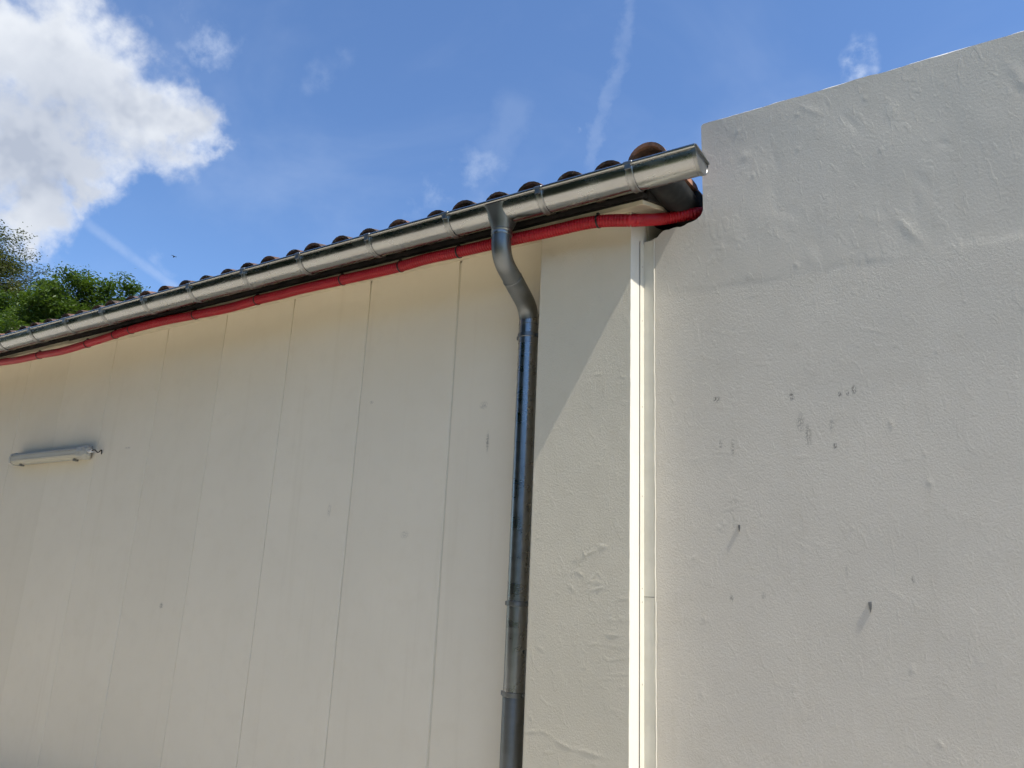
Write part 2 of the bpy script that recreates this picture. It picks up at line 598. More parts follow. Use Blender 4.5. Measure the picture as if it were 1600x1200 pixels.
for i in range(len(edges) - 1):
    x1, x0 = edges[i], edges[i + 1]
    gap = (0.0090, 0.0075, 0.0055, 0.0045, 0.0035)[min(i, 4)]
    dy = rp.uniform(-0.0012, 0.0012)
    v, f = grid_panel(x0 + gap, x1 - gap if i else x1, 0.02, 3.402, YA + dy - .001, 8, 34, i * 3.1, 0.0012)
    link('wall_panel', mesh('wall_panel', v, f, M['panel'], True), wall)


def lumps(X, Z, fine=1.0):
    """slow unevenness of hand-trowelled render, metres"""
    return 0.0012 * fbm(X * 2.1, Z * 1.9, 3) + 0.00022 * fine * fbm(X * 13 + 3, Z * 11 + 9, 3)


# pilaster: left side, face and return swept up, with an uneven arris
def build_pilaster():
    zs = np.concatenate([np.linspace(0, 0.7, 12)[:-1], np.linspace(0.7, 3.331, 470)])
    path = [(XPL, YA + .05, -1, 0), (XPL, YP + .03, -1, 0), (XPL, YP + .008, -.9, -.1)]
    path += [(XPL + .002 + (XPR - .002 - XPL - .002) * i / 110, YP, 0, -1) for i in range(111)]
    rq = random.Random(5)
    scr = [(rq.uniform(-1.62, -1.45), rq.uniform(1.62, 1.82), rq.uniform(.015, .035), .0042, rq.uniform(.0006, .0013), rq.uniform(-1.1, .9)) for _ in range(12)]
    scr += [(rq.uniform(-1.42, -1.345), rq.uniform(.95, 1.6), rq.uniform(.015, .04), .004, rq.uniform(.0005, .0010), rq.uniform(-.1, .1)) for _ in range(14)]
    scr += [(rq.uniform(-1.78, -1.36), rq.uniform(.9, 2.6), rq.uniform(.006, .02), .005, rq.uniform(.0004, .0010), rq.uniform(-1.2, 1.2)) for _ in range(26)]
    scr += [(-1.77, 1.03, .03, .004, .0010, .15), (-1.71, 1.035, .03, .004, .0009, -.25), (-1.62, 1.00, .05, .005, .0010, -.3), (-1.50, .985, .06, .006, .0012, -.1)]
    n_face = len(path)
    ret = [(XPR, YP + .006 + i * .013, 1, 0) for i in range(14)]
    P = np.array(path)
    verts, faces = [], []
    for z in zs:
        j = 0.0022 * fbm(np.array([z * 22.0]), np.array([3.3]), 3)[0]
        zz = np.full(len(P), z)
        d = lumps(P[:, 0] + 5, zz, 1.4)
        for (cx_, cz_, sx_, sz_, am_, th_) in scr:
            if abs(z - cz_) < .12:
                ux, uz = P[:, 0] - cx_, z - cz_
                d = d + (P[:, 3] < -.5) * am_ * np.exp(-((ux * math.cos(th_) + uz * math.sin(th_)) / sx_) ** 2 - ((-ux * math.sin(th_) + uz * math.cos(th_)) / sz_) ** 2)
        x = P[:, 0] + P[:, 2] * d
        y = P[:, 1] + P[:, 3] * d
        x[-1] += j * .6
        verts += list(zip(x, y, zz))
    n = len(P)
    for r in range(len(zs) - 1):
        for c in range(n - 1):
            faces.append((r * n + c, r * n + c + 1, (r + 1) * n + c + 1, (r + 1) * n + c))
    pil = link('pilaster', mesh('pilaster', verts, faces, M['pilaster'], True), bld)
    v2, f2 = [], []
    Rr = np.array(ret)
    for z in zs:
        j = 0.0022 * fbm(np.array([z * 22.0]), np.array([3.3]), 3)[0]
        zz = np.full(len(Rr), z)
        d = 0.5 * lumps(Rr[:, 1] + 8, zz)
        x = Rr[:, 0] + d
        v2.append((XPR - .002 + j * .6, YP + .0006 + abs(j) * .3, z))
        v2 += list(zip(x, Rr[:, 1], zz))
    n = len(Rr) + 1
    for r in range(len(zs) - 1):
        for c in range(n - 1):
            f2.append((r * n + c, r * n + c + 1, (r + 1) * n + c + 1, (r + 1) * n + c))
    link('pilaster_return', mesh('pilaster_return', v2, f2, M['return'], True), pil)
    top = MB().box((XPL + .01, YP + .01, 3.0), (XPR - .006, YA, 3.315))
    top.build('pilaster_core', M['joint'], pil)


build_pilaster()

# eaves: soffit boards, dark fascia, deck
soff = [(-1.227, -2.95, 0), (-2.955, -4.62, .002), (-4.625, -6.02, -.002), (-6.025, -7.9, .006), (-7.905, XL, 0.0)]
for (a, b, dz) in soff:
    q0, q1, z0, z1 = 2.895, YA + .04, 3.297 + dz, 3.297 + dz + (YA + .04 - 2.895) * SLOPE
    sb = MB().add([(b, q0, z0), (a, q0, z0), (a, q1, z1), (b, q1, z1), (b, q0, z0 + .022), (a, q0, z0 + .022), (a, q1, z1 + .022), (b, q1, z1 + .022)],
                  [(0, 3, 2, 1), (4, 5, 6, 7), (0, 1, 5, 4), (1, 2, 6, 5), (2, 3, 7, 6), (3, 0, 4, 7)])
    sb.build('soffit_board', M['board'], bld, bevel=.003)
MB().box((XL, 2.903, 3.322), (-1.235, 2.925, 3.372)).build('fascia_board', M['fascia'], bld, bevel=.003)
dk = MB()
z_at = lambda y: 3.352 + (y - 2.9) * SLOPE
dk.add([(XL, 2.88, z_at(2.88)), (-1.22, 2.88, z_at(2.88)), (-1.22, 5.8, z_at(5.8)), (XL, 5.8, z_at(5.8)), (XL, 8.7, z_at(2.9)), (-1.22, 8.7, z_at(2.9)),
        (XL, 2.88, z_at(2.88) - .02), (-1.22, 2.88, z_at(2.88) - .02), (-1.22, 5.8, z_at(5.8) - .02), (XL, 5.8, z_at(5.8) - .02), (XL, 8.7, z_at(2.9) - .02), (-1.22, 8.7, z_at(2.9) - .02)],
       [(0, 1, 2, 3), (3, 2, 5, 4), (6, 9, 8, 7), (9, 10, 11, 8), (0, 6, 7, 1), (1, 7, 8, 2), (2, 8, 11, 5), (0, 3, 9, 6), (3, 4, 10, 9), (4, 5, 11, 10)])
roof = dk.build('roof', M['fascia'], bld)
# dark block added under the verge to stop sun leaking onto the pilaster
MB().box((-1.240, 2.93, 3.400), (-1.165, 4.4, 3.442)).build('verge_light_block', M['fascia'], bld)
bb_ = MB()
bb_.add([(x, y, z) for x in (-1.226, -1.214) for (y, z) in ((2.93, 3.331), (3.9, 3.331 + .97 * SLOPE), (3.9, 3.42 + .97 * SLOPE), (2.93, 3.42))],
        [(0, 1, 2, 3), (7, 6, 5, 4), (0, 4, 5, 1), (1, 5, 6, 2), (2, 6, 7, 3), (3, 7, 4, 0)])
bb_.build('barge_board', M['fascia'], bld)


def tile_geo(r0, r1, L, th, flip, seg=10, ang=math.pi * .5):
    """one barrel tile along +y; flip = channel (hollow up)"""
    v, f = [], []
    for (yy, r) in ((0, r0), (L, r1)):
        for rr in (r, r - th):
            for i in range(seg + 1):
                a = -ang + 2 * ang * i / seg
                x, z = math.sin(a) * rr, math.cos(a) * rr
                v.append((x, yy, -z if flip else z))
    n = seg + 1
    for i in range(seg):
        f += [(i, i + 1, 2 * n + i + 1, 2 * n + i), (n + i + 1, n + i, 3 * n + i, 3 * n + i + 1), (i + 1, i, n + i, n + i + 1), (2 * n + i, 2 * n + i + 1, 3 * n + i + 1, 3 * n + i)]
    f += [(0, 2 * n, 3 * n, n), (seg, n + seg, 3 * n + seg, 2 * n + seg)]
    me = mesh('roof_tile', v, f, M['tile'], True)
    try:
        me.set_sharp_from_angle(angle=math.radians(40))
    except Exception:
        pass
    return me


cover = tile_geo(0.089, 0.072, 0.44, 0.013, False)
chan = tile_geo(0.078, 0.066, 0.44, 0.013, True)
tilt = math.atan(SLOPE)
PITCHX = 0.2095
tops = [-1.336, -1.521, -1.730, -1.922, -2.110, -2.308, -2.540, -2.752, -2.972, -3.170, -3.352, -3.548]
while tops[-1] > XL:
    tops.append(tops[-1] - PITCHX + rp.uniform(-.012, .012))
rest_v, rest_f = [], []


def put_tile(me, loc, rot, single):
    mat_ = Matrix.Translation(loc) @ rot.to_matrix().to_4x4()
    if single:
        o = link('roof_tile', me, None)
        o.parent = roof
        o.matrix_basis = mat_
        return o
    k = len(rest_v)
    rest_v.extend([tuple(mat_ @ v.co) for v in me.vertices])
    rest_f.extend([tuple(i + k for i in q.vertices) for q in me.polygons])


from mathutils import Euler
count = 0
for ci_, x in enumerate(tops):
    xn = tops[ci_ + 1] if ci_ + 1 < len(tops) else x - PITCHX
    for k in range(8):
        y = 2.765 + k * 0.375 + rp.uniform(-.02, .012)
        zc = 3.376 + (y - 2.765) * SLOPE + .012 * 0 + rp.uniform(-.004, .004)
        single = k < 3 and count < 285
        put_tile(cover, Vector((x + rp.uniform(-.004, .004), y, zc)), Euler((tilt - .03 + rp.uniform(-.012, .012), rp.uniform(-.05, .05), rp.uniform(-.03, .03))), single)
        yc = y + 0.035
        put_tile(chan, Vector(((x + xn) / 2, yc, 3.405 + (yc - 2.80) * SLOPE)), Euler((tilt - .03, rp.uniform(-.04, .04), rp.uniform(-.02, .02))), single)
        if single:
            count += 2
link('roof_tiles_upper', mesh('roof_tiles_upper', rest_v, rest_f, M['tile'], True), roof, kind='stuff')
# verge: raised cover tiles over a dark channel
vt_cover = tile_geo(0.094, 0.082, 0.46, 0.016, False, 14)
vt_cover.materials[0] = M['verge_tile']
vt_chan = tile_geo(0.080, 0.080, 0.50, 0.014, True, 14)
vt_chan.materials[0] = M['old_tile']
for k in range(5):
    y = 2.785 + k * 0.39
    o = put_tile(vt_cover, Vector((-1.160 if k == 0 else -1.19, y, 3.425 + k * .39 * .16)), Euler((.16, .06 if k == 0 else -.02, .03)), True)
    y = 2.80 + k * 0.42
    put_tile(vt_chan, Vector((-1.161, y, 3.444 + k * .42 * .10)), Euler((.06 if k else 0.0, 0, 0)), True)
MB().tube([(-1.175, 2.90, 3.445), (-1.175, 4.8, 3.66)], .055, 12).build('mortar_bed', M['old_tile'], roof)

# ------------------------------------------------------------------ the taller building on the right
nb = thing('tall_rendered_building', 'taller flat-topped building with trowelled grey cream render on the right', 'building', (1.5, 6, 0))


def build_wall_b():
    verts, faces = [], []

    def disp(X, Z):
        d = lumps(X, Z)
        upper = 1 / (1 + np.exp(-(Z - 2.93 - .035 * fbm(X * 5, X * 0 + 1, 3)) / .006))
        d = d + 0.0009 * upper                                             # later coat stops at an uneven edge
        big = 0.0036 * fbm(X * 2.6 + 7, Z * 2.3 + 2, 2) + 0.0009 * fbm(X * 6.5 + 4, Z * 4.0 + 1, 2)
        d = d + upper * big
        for (cx, cz, sx, sz, a, th) in blobs:
            dx, dz = X - cx, Z - cz
            u = dx * math.cos(th) + dz * math.sin(th)
            w = -dx * math.sin(th) + dz * math.cos(th)
            d = d + a * np.exp(-(u / sx) ** 2 - (w / sz) ** 2)
        return d
    rb = random.Random(11)
    blobs = []
    for _ in range(34):     # sagging trowel ridges in the upper band
        blobs.append((rb.uniform(-.95, .35), rb.uniform(2.95, 3.7), rb.uniform(.012, .03), rb.uniform(.02, .09), rb.uniform(-.0009, .0015), rb.uniform(-.3, 1.0)))
    for _ in range(85):    # blisters and dabs
        s = rb.uniform(.003, .006)
        blobs.append((rb.uniform(-1.2, .35), rb.uniform(.9, 3.7), s, s * rb.uniform(1, 2.5), rb.choice([1, 1, 1, -.6]) * rb.uniform(.0005, .0016), rb.uniform(-.6, .9)))
    for _ in range(26):     # scratches
        blobs.append((rb.uniform(-1.1, .35), rb.uniform(.9, 3.6), rb.uniform(.02, .06), .003, rb.uniform(.0004, .0009), rb.uniform(-.9, .5)))
    for _ in range(22):     # comb strokes along the edge of the later coat
        blobs.append((rb.uniform(-.45, .3), 2.945 + rb.uniform(0, .02), .004, .022, rb.uniform(.0003, .0008), rb.uniform(-.2, .2)))

    ZS = 3.20

    def grid(xs, zrow, ztop):
        k = len(verts)
        nz, nx = len(zrow), len(xs)
        X = np.repeat(xs[None, :], nz, 0)
        zt = np.array(ztop)[None, :]
        Z = np.where(zrow[:, None] <= ZS, zrow[:, None], ZS + (zrow[:, None] - ZS) * (zt - ZS) / (ZB - ZS))
        verts.extend(zip(X.ravel(), (YB - disp(X, Z)).ravel(), Z.ravel()))
        for j in range(nz - 1):
            for i in range(nx - 1):
                faces.append((k + j * nx + i, k + j * nx + i + 1, k + (j + 1) * nx + i + 1, k + (j + 1) * nx + i))
        return k, nx, nz
    xs = np.concatenate([np.linspace(XB, 0.42, 230), np.linspace(.6, 4.0, 12)])
    zl = np.concatenate([np.linspace(0, .8, 16)[:-1], np.linspace(.8, ZS, 380)[:-1], np.linspace(ZS, ZB, 96)])
    ztop = np.full(len(xs), ZB) + 0.005 * fbm(xs * 9, xs * 0 + 2, 3) + .006 * fbm(xs * 1.3, xs * 0 + 4, 2)
    ztop[0] -= .010
    ztop[1] -= .003
    k, nx, nz = grid(xs, zl, ztop)
    # shoulder left of the edge, top broken away under the eaves
    sx = [-1.335, -1.325, -1.305, -1.285, -1.26, -1.245, -1.225, -1.20, -1.17, -1.14, -1.115, -1.09, -1.065, -1.045, XB + .002]
    sz = [3.225, 3.226, 3.232, 3.243, 3.25, 3.268, 3.276, 3.275, 3.282, 3.279, 3.286, 3.290, 3.302, 3.318, 3.345]
    xs2 = np.linspace(-1.335, XB, 48)
    zt2 = np.interp(xs2, sx, sz) + .006 * fbm(xs2 * 45, xs2 * 0 + 3, 3)
    k2, nx2, nz2 = grid(xs2, zl, zt2)
    bm = bmesh.new()
    me = mesh('wall', verts, faces, M['wall_b'], True)
    bm.from_mesh(me)
    bmesh.ops.remove_doubles(bm, verts=bm.verts, dist=1e-5)
    bm.to_mesh(me)
    bm.free()
    w = link('wall', me, nb)
    left = [verts[k + j * nx] for j in range(nz) if verts[k + j * nx][2] >= ZS - .02]
    n = len(left)
    lv = [(p_[0] + .0002, p_[1] + .0002, p_[2]) for p_ in left] + [(p_[0] + .001, YB + .35, p_[2]) for p_ in left]
    MB().add(lv, [(n + j, j, j + 1, n + j + 1) for j in range(n - 1)]).build('wall_end', M['wall_b'], w)
    tope = [verts[k2 + (nz2 - 1) * nx2 + i] for i in range(nx2)]
    n = nx2
    MB().add(tope + [(p_[0], YB + .09, p_[2] - .004) for p_ in tope], [(i, i + 1, n + i + 1, n + i) for i in range(n - 1)]).build('broken_edge', M['wall_b'], w)
    # parapet top, body of the building
    top = MB()
    n = len(xs)
    edge_ = [verts[k + (nz - 1) * nx + i] for i in range(nx)]
    wch = np.clip(.35 + .45 * (xs + .4) + 1.1 * fbm(xs * 7, xs * 0 + 6, 3), .04, 1.5)
    tv = [(p_[0], p_[1] + .0002, p_[2]) for p_ in edge_]
    tv += [(p_[0], p_[1] + .0060 * q, p_[2] + .0085 * q) for p_, q in zip(edge_, wch)]
    tv += [(x, YB + .22, ZB + .006) for x in xs]
    top.add(tv, [(r * n + i, r * n + i + 1, (r + 1) * n + i + 1, (r + 1) * n + i) for r in range(2) for i in range(n - 1)])
    top.build('parapet_top', M['coping'], w)
    MB().box((XB + .01, YB + .02, 0), (3.99, YB + .215, ZB - .03)).box((XB + .01, YB + .215, 0), (3.99, 9.0, ZB - .28)).build('building_core', M['coping'], nb)
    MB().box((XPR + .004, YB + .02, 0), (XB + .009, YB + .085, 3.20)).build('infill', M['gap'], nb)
    MB().box((XPR + .004, 4.2, 0), (XB + .009, 4.25, 3.75)).build('dark_backing', M['gap'], nb)  # dark sheet added behind the opening to keep the cavity dark


build_wall_b()

# drips and holes in the render: small open holes with a rust streak
for (x, z, s, lab) in ((-0.915, 1.884, .011, 1), (-0.448, 1.600, .015, 1)):
    h = MB()
    pts = [(x - s * .35, z + s), (x + s * .45, z + s * 1.05), (x + s * .35, z - s * .3), (x + s * .05, z - s * 1.5), (x - s * .2, z - s * .4)]
    h.add([(a, YB - .0042, b) for a, b in pts] + [(a, YB + .01, b) for a, b in pts], [(4, 3, 2, 1, 0)] + [(i, (i + 1) % 5, 5 + (i + 1) % 5, 5 + i) for i in range(5)])
    h.build('chipped_plug', M['screw'], nb)

# ------------------------------------------------------------------ corner joint cover
tr = thing('corner_joint_trim', 'narrow cream metal angle trim screwed into the corner beside the pilaster', 'trim', (XPR, YB, 0))
MB().box((XPR + .0012, YB - .052, .02), (XPR + .0032, YB - .0005, 3.222)).build('screwed_leg', M['trim'], tr)
MB().box((XPR + .0034, YB - .0052, .02), (XPR + .050, YB - .0022, 3.236)).build('face_leg', M['trim'], tr)
ms = MB()
pe = []
for i in range(120):
    z = .02 + i * (3.238 - .02) / 119
    pe.append((XPR + .0535 + .0007 * math.sin(i * 1.7) + .0006 * math.sin(i * .37), YB - .0045, z))
ms.tube(pe, .0034, 6).build('mastic_bead', M['trim'], tr, smooth=True)
MB().box((XPR + .0030, YB - .0538, .02), (XPR + .0044, YB - .0524, 3.222)).build('shadow_gap', M['gap'], tr)
MB().box((XPR + .0034, YB - .0060, 1.596), (XPR + .0500, YB - .0053, 1.598)).build('joint_line', M['gap'], tr)
for z in (0.9, 1.25, 1.575, 1.63, 2.02, 2.42, 2.83, 3.1):
    s = MB()
    cx, cy = XPR + .0033, YB - .026
    s.add([(cx + .0012, cy, z)] + [(cx, cy + .0036 * math.cos(a * math.pi / 4), z + .0036 * math.sin(a * math.pi / 4)) for a in range(8)], [(0, 1 + a, 1 + (a + 1) % 8) for a in range(8)])
    s.build('screw', M['screw'], tr)

# ------------------------------------------------------------------ gutter
gut = thing('rain_gutter', 'long half-round zinc rain gutter hung along the tiled eave', 'gutter', (-5, GC, GZ - GR))


def arc_shell(mb, x0, x1, r, th, a0=0.0, a1=math.pi, n=28):
    ring = []
    for rr in (r, r - th):
        for i in range(n + 1):
            a = a0 + (a1 - a0) * i / n
            ring.append((GC - math.cos(a) * rr, GZ - math.sin(a) * rr))
    m_ = n + 1
    v = [(x, y, z) for x in (x0, x1) for (y, z) in ring]
    L = 2 * m_
    f = []
    for i in range(n):
        f += [(i, i + 1, L + i + 1, L + i), (m_ + i + 1, m_ + i, L + m_ + i, L + m_ + i + 1), (i + 1, i, m_ + i, m_ + i + 1), (L + i, L + i + 1, L + m_ + i + 1, L + m_ + i)]
    f += [(0, L, L + m_, m_), (n, m_ + n, L + m_ + n, L + n)]
    mb.add(v, f)
    return mb


seams = [XEND, -3.50, -5.95, XL]
for i in range(3):
    a, b = seams[i], seams[i + 1]
    MBg = arc_shell(MB(), b - (0.03 if i < 2 else 0), a, GR + (.0012 if i == 1 else 0), .0012)
    MBg.build('channel', M['zinc'], gut, smooth=True)
bead = MB().tube([(XL, G0 - .004, GZ + .003), (XEND, G0 - .004, GZ + .003)], .0095, 14)
bead.build('front_bead', M['zinc'], gut, smooth=True)
# end cap: recessed disc, rolled rim and folded top
cap = MB()
n = 24
cv = [(XEND - .003, GC, GZ + .003)] + [(XEND - .003, GC - math.cos(math.pi * i / n) * (GR + .0005), GZ + .002 - math.sin(math.pi * i / n) * (GR + .0005)) for i in range(n + 1)]
cap.add(cv, [(0, i + 1, i + 2) for i in range(n)])
cap.build('end_cap', M['zinc_b'], gut)
rim = MB()
arc_shell(rim, XEND - .016, XEND + .001, GR + .0028, .0026)
rim.build('end_cap_rim', M['zinc_b'], gut, smooth=True)
MB().box((XEND - .006, G0 - .008, GZ + .002), (XEND + .007, G0 + 2 * GR + .006, GZ + .009)).build('end_cap_fold', M['zinc_b'], gut, bevel=.002)
# brackets
bx = [-1.21, -1.657, -2.193, -2.714, -3.242, -3.719, -4.246, -4.739, -5.238, -5.717, -6.22, -6.73, -7.25, -7.8, -8.35, -8.9]
bm_ = MB()


def bracket_mesh():
    mb = MB()
    prof = [(-.017, .0012), (-.015, .0040), (-.010, .0040), (-.007, .0022), (.007, .0022), (.010, .0040), (.015, .0040), (.017, .0012)]
    n_ = 26
    v = []
    for i in range(n_ + 1):
        a = -.05 + (math.pi * 1.02) * i / n_
        for (dx, h) in prof:
            r = GR + .0012 + h
            v.append((dx, GC - math.cos(a) * r, GZ - math.sin(a) * r))
    q = len(prof)
    mb.add(v, [(i * q + j, (i + 1) * q + j, (i + 1) * q + j + 1, i * q + j + 1) for i in range(n_) for j in range(q - 1)])
    return mb


bmesh_ = mesh('bracket', bracket_mesh().v, bracket_mesh().f, M['zinc_b'], True)
clip = MB()
clip.tube([(0, 0, 0)] * 0 or [(-.019, G0 - .004, GZ + .003), (.019, G0 - .004, GZ + .003)], .0125, 14)
clip.box((-.013, G0 - .0148, GZ - .026), (.013, G0 - .0058, GZ + .002))
clip_me = mesh('clip', clip.v, clip.f, M['zinc_b'])
for x in bx:
    o = link('bracket', bmesh_, gut)
    o.location.x = x
    c2 = link('clip', clip_me)
    c2.parent = o

# ------------------------------------------------------------------ downpipe
XD = -1.942
YD = 3.12
dp = thing('downpipe', 'dark grey zinc downpipe with swan neck beside the pilaster', 'drainpipe', (XD, YD, 0))
NX = -1.905
NY = GC
# funnel outlet: lofted from a saddle on the gutter to a round neck
fun = MB()
rings = []
nseg = 32
for s in np.linspace(0, 1, 16):
    z0 = GZ - .010
    z = z0 + (3.262 - z0) * s
    dz_ = GZ - z
    yhalf = (GR + .007) * (1 - s) + .047 * s
    xhalf = .072 + (.047 - .072) * s ** 1.2
    pw = .45 + .55 * s ** .8
    ring = []
    for j in range(nseg):
        a = 2 * math.pi * j / nseg
        c_, s_ = math.cos(a), math.sin(a)
        ring.append((NX + math.copysign(abs(c_) ** pw, c_) * xhalf, NY + math.copysign(abs(s_) ** pw, s_) * yhalf, z))
    rings.append(ring)
fv = [p for r_ in rings for p in r_]
ff = [(i * nseg + j, i * nseg + (j + 1) % nseg, (i + 1) * nseg + (j + 1) % nseg, (i + 1) * nseg + j) for i in range(15) for j in range(nseg)]
fun.add(fv, ff)
fun.build('outlet_funnel', M['zinc_f'], dp, smooth=True)
MB().tube([(NX, NY, 3.270), (NX, NY, 3.262), (NX, NY, 3.254), (NX, NY, 3.246), (NX, NY, 3.238)], [.0475, .0525, .0495, .0525, .0500], 28).build('neck_collar', M['zinc_b'], dp, smooth=True)


def bend(p0, p1, p2, rad, k=9):
    p0, p1, p2 = map(Vector, (p0, p1, p2))
    u1 = (p0 - p1).normalized()
    u2 = (p2 - p1).normalized()
    a, b = p1 + u1 * rad, p1 + u2 * rad
    return [(1 - s) ** 2 * a + 2 * s * (1 - s) * p1 + s * s * b for s in np.linspace(0, 1, k)]


A0, A1, A2, A3 = (NX, NY, 3.25), (NX - .004, NY + .004, 3.135), (XD, YD, 2.985), (XD, YD, 2.80)
e1 = [Vector(A0)] + bend(A0, A1, A2, .085)
e2 = bend(A1, A2, A3, .085)
mid = (Vector(A1) + Vector(A2)) / 2
dirm = (Vector(A2) - Vector(A1)).normalized()
MB().tube(e1 + [mid + dirm * .01], .0478, 28).build('upper_elbow', M['zinc_f'], dp, smooth=True)
MB().tube([mid - dirm * .035] + e2 + [Vector((XD, YD, 2.87))], .0497, 28).build('lower_elbow', M['zinc_f'], dp, smooth=True)
MB().tube([mid - dirm * .034, mid - dirm * .036, mid - dirm * .041], [.0497, .0512, .0500], 28).build('elbow_lip', M['zinc_f'], dp, smooth=True)
MB().tube([(XD, YD, 2.955), (XD, YD, 2.80)], .0512, 32).build('slip_collar', M['zinc_p'], dp, smooth=True)
MB().tube([(XD, YD, 2.90), (XD, YD, 2.896)], .0519, 32).build('collar_seam', M['iron'], dp, smooth=True)
MB().tube([(XD, YD, 2.83), (XD, YD, 1.12)], .0497, 36).build('pipe', M['zinc_p'], dp, smooth=True)
MB().tube([(XD, YD, 1.155), (XD, YD, 1.15), (XD, YD, 0.03)], [.0500, .0512, .0512], 32).build('lower_pipe', M['zinc_f'], dp, smooth=True)
for (z, r, wb) in ((2.840, .0530, .012), (1.541, .0515, .012), (1.150, .0530, .011)):
    cl = MB().tube([(XD, YD, z - wb), (XD, YD, z - wb * .8), (XD, YD, z + wb * .8), (XD, YD, z + wb)], [r - .001, r + .0018, r + .0018, r - .001], 32)
    cl = cl.build('pipe_clamp', M['zinc_f'], dp, smooth=True)
    lug = MB().box((XD - r - .013, YD - .006, z - .009), (XD - r + .002, YD + .012, z + .009)).box((XD + r - .002, YD - .012, z - .008), (XD + r + .010, YD + .010, z + .008))
    lug.tube([(XD + r + .004, YD - .018, z), (XD + r + .004, YD + .004, z)], .005, 8)
    lug.tube([(XD, YD + r, z), (XD, YA + .01, z)], .005, 8)
    lug.build('clamp_lug', M['zinc_f'], cl)

# ------------------------------------------------------------------ red conduit
YC = 2.872
cpx = [(1099, 333, 3.32), (1095, 333, 3.27), (1083, 334, 3.22), (1068, 336.5, 3.19), (1050, 340, 3.165), (1035, 342, 3.135), (1022, 343, 3.08), (1010, 343.5, 3.0), (998, 344, 2.92), (985, 344.5, 2.876), (960, 344.5, YC), (935, 346, YC), (905, 351, YC), (880, 357, YC), (840, 366, YC), (800, 374.5, YC), (715, 394, YC),
       (665, 405, YC), (620, 418, YC), (535, 437.5, YC), (470, 452, YC), (440, 460, YC), (400, 469.5, YC), (355, 482, YC), (305, 492, YC), (255, 502, YC), (205, 515, YC), (165, 528, YC), (130, 539, YC), (95, 549, YC), (62, 555, YC), (30, 562, YC), (0, 566.5, YC)]
cpath = []
for (x, y, yy) in cpx:
    d_ = ray(x, y)
    cpath.append(EYE + d_ * (yy / d_.y))
cpath += [cpath[-1] + Vector((-.5 * k, 0, .004 * k)) for k in (1, 2, 3, 4, 5)]
con = thing('red_conduit', 'red corrugated plastic conduit strapped below the eave with black ties', 'conduit', tuple(cpath[17]))
sp = spline(cpath, 10)
# even arc-length samples, one ridge per pitch
pts, acc = [], 0.0
ridge = 0.0145
dense = []
for a, b in zip(sp[:-1], sp[1:]):
    L = (b - a).length
    nn = max(1, int(L / 0.0009))
    dense += [a.lerp(b, i / nn) for i in range(nn)]
s_acc, last = [0.0], dense[0]
for p_ in dense[1:]:
    s_acc.append(s_acc[-1] + (p_ - last).length)
    last = p_
tot = s_acc[-1]
S = np.array(s_acc)
D = np.array([tuple(p_) for p_ in dense])
near_len = 4.6
ss, rr = [], []
s = 0.0
RC = 0.0290
while s < tot:
    if s < near_len:
        for (fr, r_) in ((0, RC), (.42, RC), (.52, RC - .0055), (.90, RC - .0055)):
            ss.append(s + fr * ridge)
            rr.append(r_)
        s += ridge
    else:
        ss.append(s)
        rr.append(RC - .0008)
        s += .03
P3 = np.stack([np.interp(ss, S, D[:, i]) for i in range(3)], 1)
MB().tube([tuple(p_) for p_ in P3], rr, 18).build('corrugated_tube', M['red'], con, smooth=False)
for q in con.children:
    q.data.polygons.foreach_set('use_smooth', [True] * len(q.data.polygons))
for (x, y) in ((935, 346), (775, 380), (717, 394), (626, 416.5), (535, 437.5), (402, 469), (305, 492), (205, 515), (137, 537), (62, 555), (180, 523)):
    d_ = ray(x, y)
    p_ = EYE + d_ * (YC / d_.y)
    tb = MB()
    tr_ = [(p_.x + .003 * math.cos(a), p_.y + (RC + .0018) * math.sin(a), p_.z + (RC + .0018) * math.cos(a)) for a in np.linspace(0, 2 * math.pi, 25)]
    v, f = [], []
    for a in np.linspace(0, 2 * math.pi, 24, endpoint=False):
        for (dx, r_) in ((-.004, RC + .0004), (-.004, RC + .0028), (.004, RC + .0028), (.004, RC + .0004)):
            v.append((p_.x + dx, p_.y + r_ * math.sin(a), p_.z + r_ * math.cos(a)))
    for i in range(24):
        for j in range(3):
            f.append((i * 4 + j, ((i + 1) % 24) * 4 + j, ((i + 1) % 24) * 4 + j + 1, i * 4 + j + 1))
    tb.add(v, f)
    tb.box((p_.x - .006, p_.y - .012, p_.z + RC), (p_.x + .006, p_.y + .004, p_.z + RC + .010))
    tb.build('cable_tie', M['tie'], con)

# ------------------------------------------------------------------ strip light
LX0, LX1, LZ = -7.06, -5.90, 2.482
lt = thing('strip_light', 'weathered fluorescent strip light with ribbed diffuser on the panel wall', 'wall lamp', (-6.65, YA, LZ))
M['lamp_base'] = plain("aged_grey_plastic", (0.44, 0.43, 0.38), 0.5, var=.1)
mt, t, p = material("yellowed_diffuser")
p.inputs['Base Color'].default_value = (0.50, 0.48, 0.40, 1)
p.inputs['Roughness'].default_value = 0.55
M['diffuser'] = mt


def extr(prof, x0, x1, mat, name, parent, taper0=1.0, taper1=1.0, bevel=0.0):
    n_ = len(prof)
    cy = sum(a for a, b in prof) / n_
    cz = sum(b for a, b in prof) / n_
    v = [(x0, cy + (a - cy) * taper0, cz + (b - cz) * taper0) for a, b in prof] + [(x1, cy + (a - cy) * taper1, cz + (b - cz) * taper1) for a, b in prof]
    f = [(i, (i + 1) % n_, n_ + (i + 1) % n_, n_ + i) for i in range(n_)] + [tuple(reversed(range(n_))), tuple(range(n_, 2 * n_))]
    return MB().add(v, f).build(name, mat, parent, bevel=bevel)


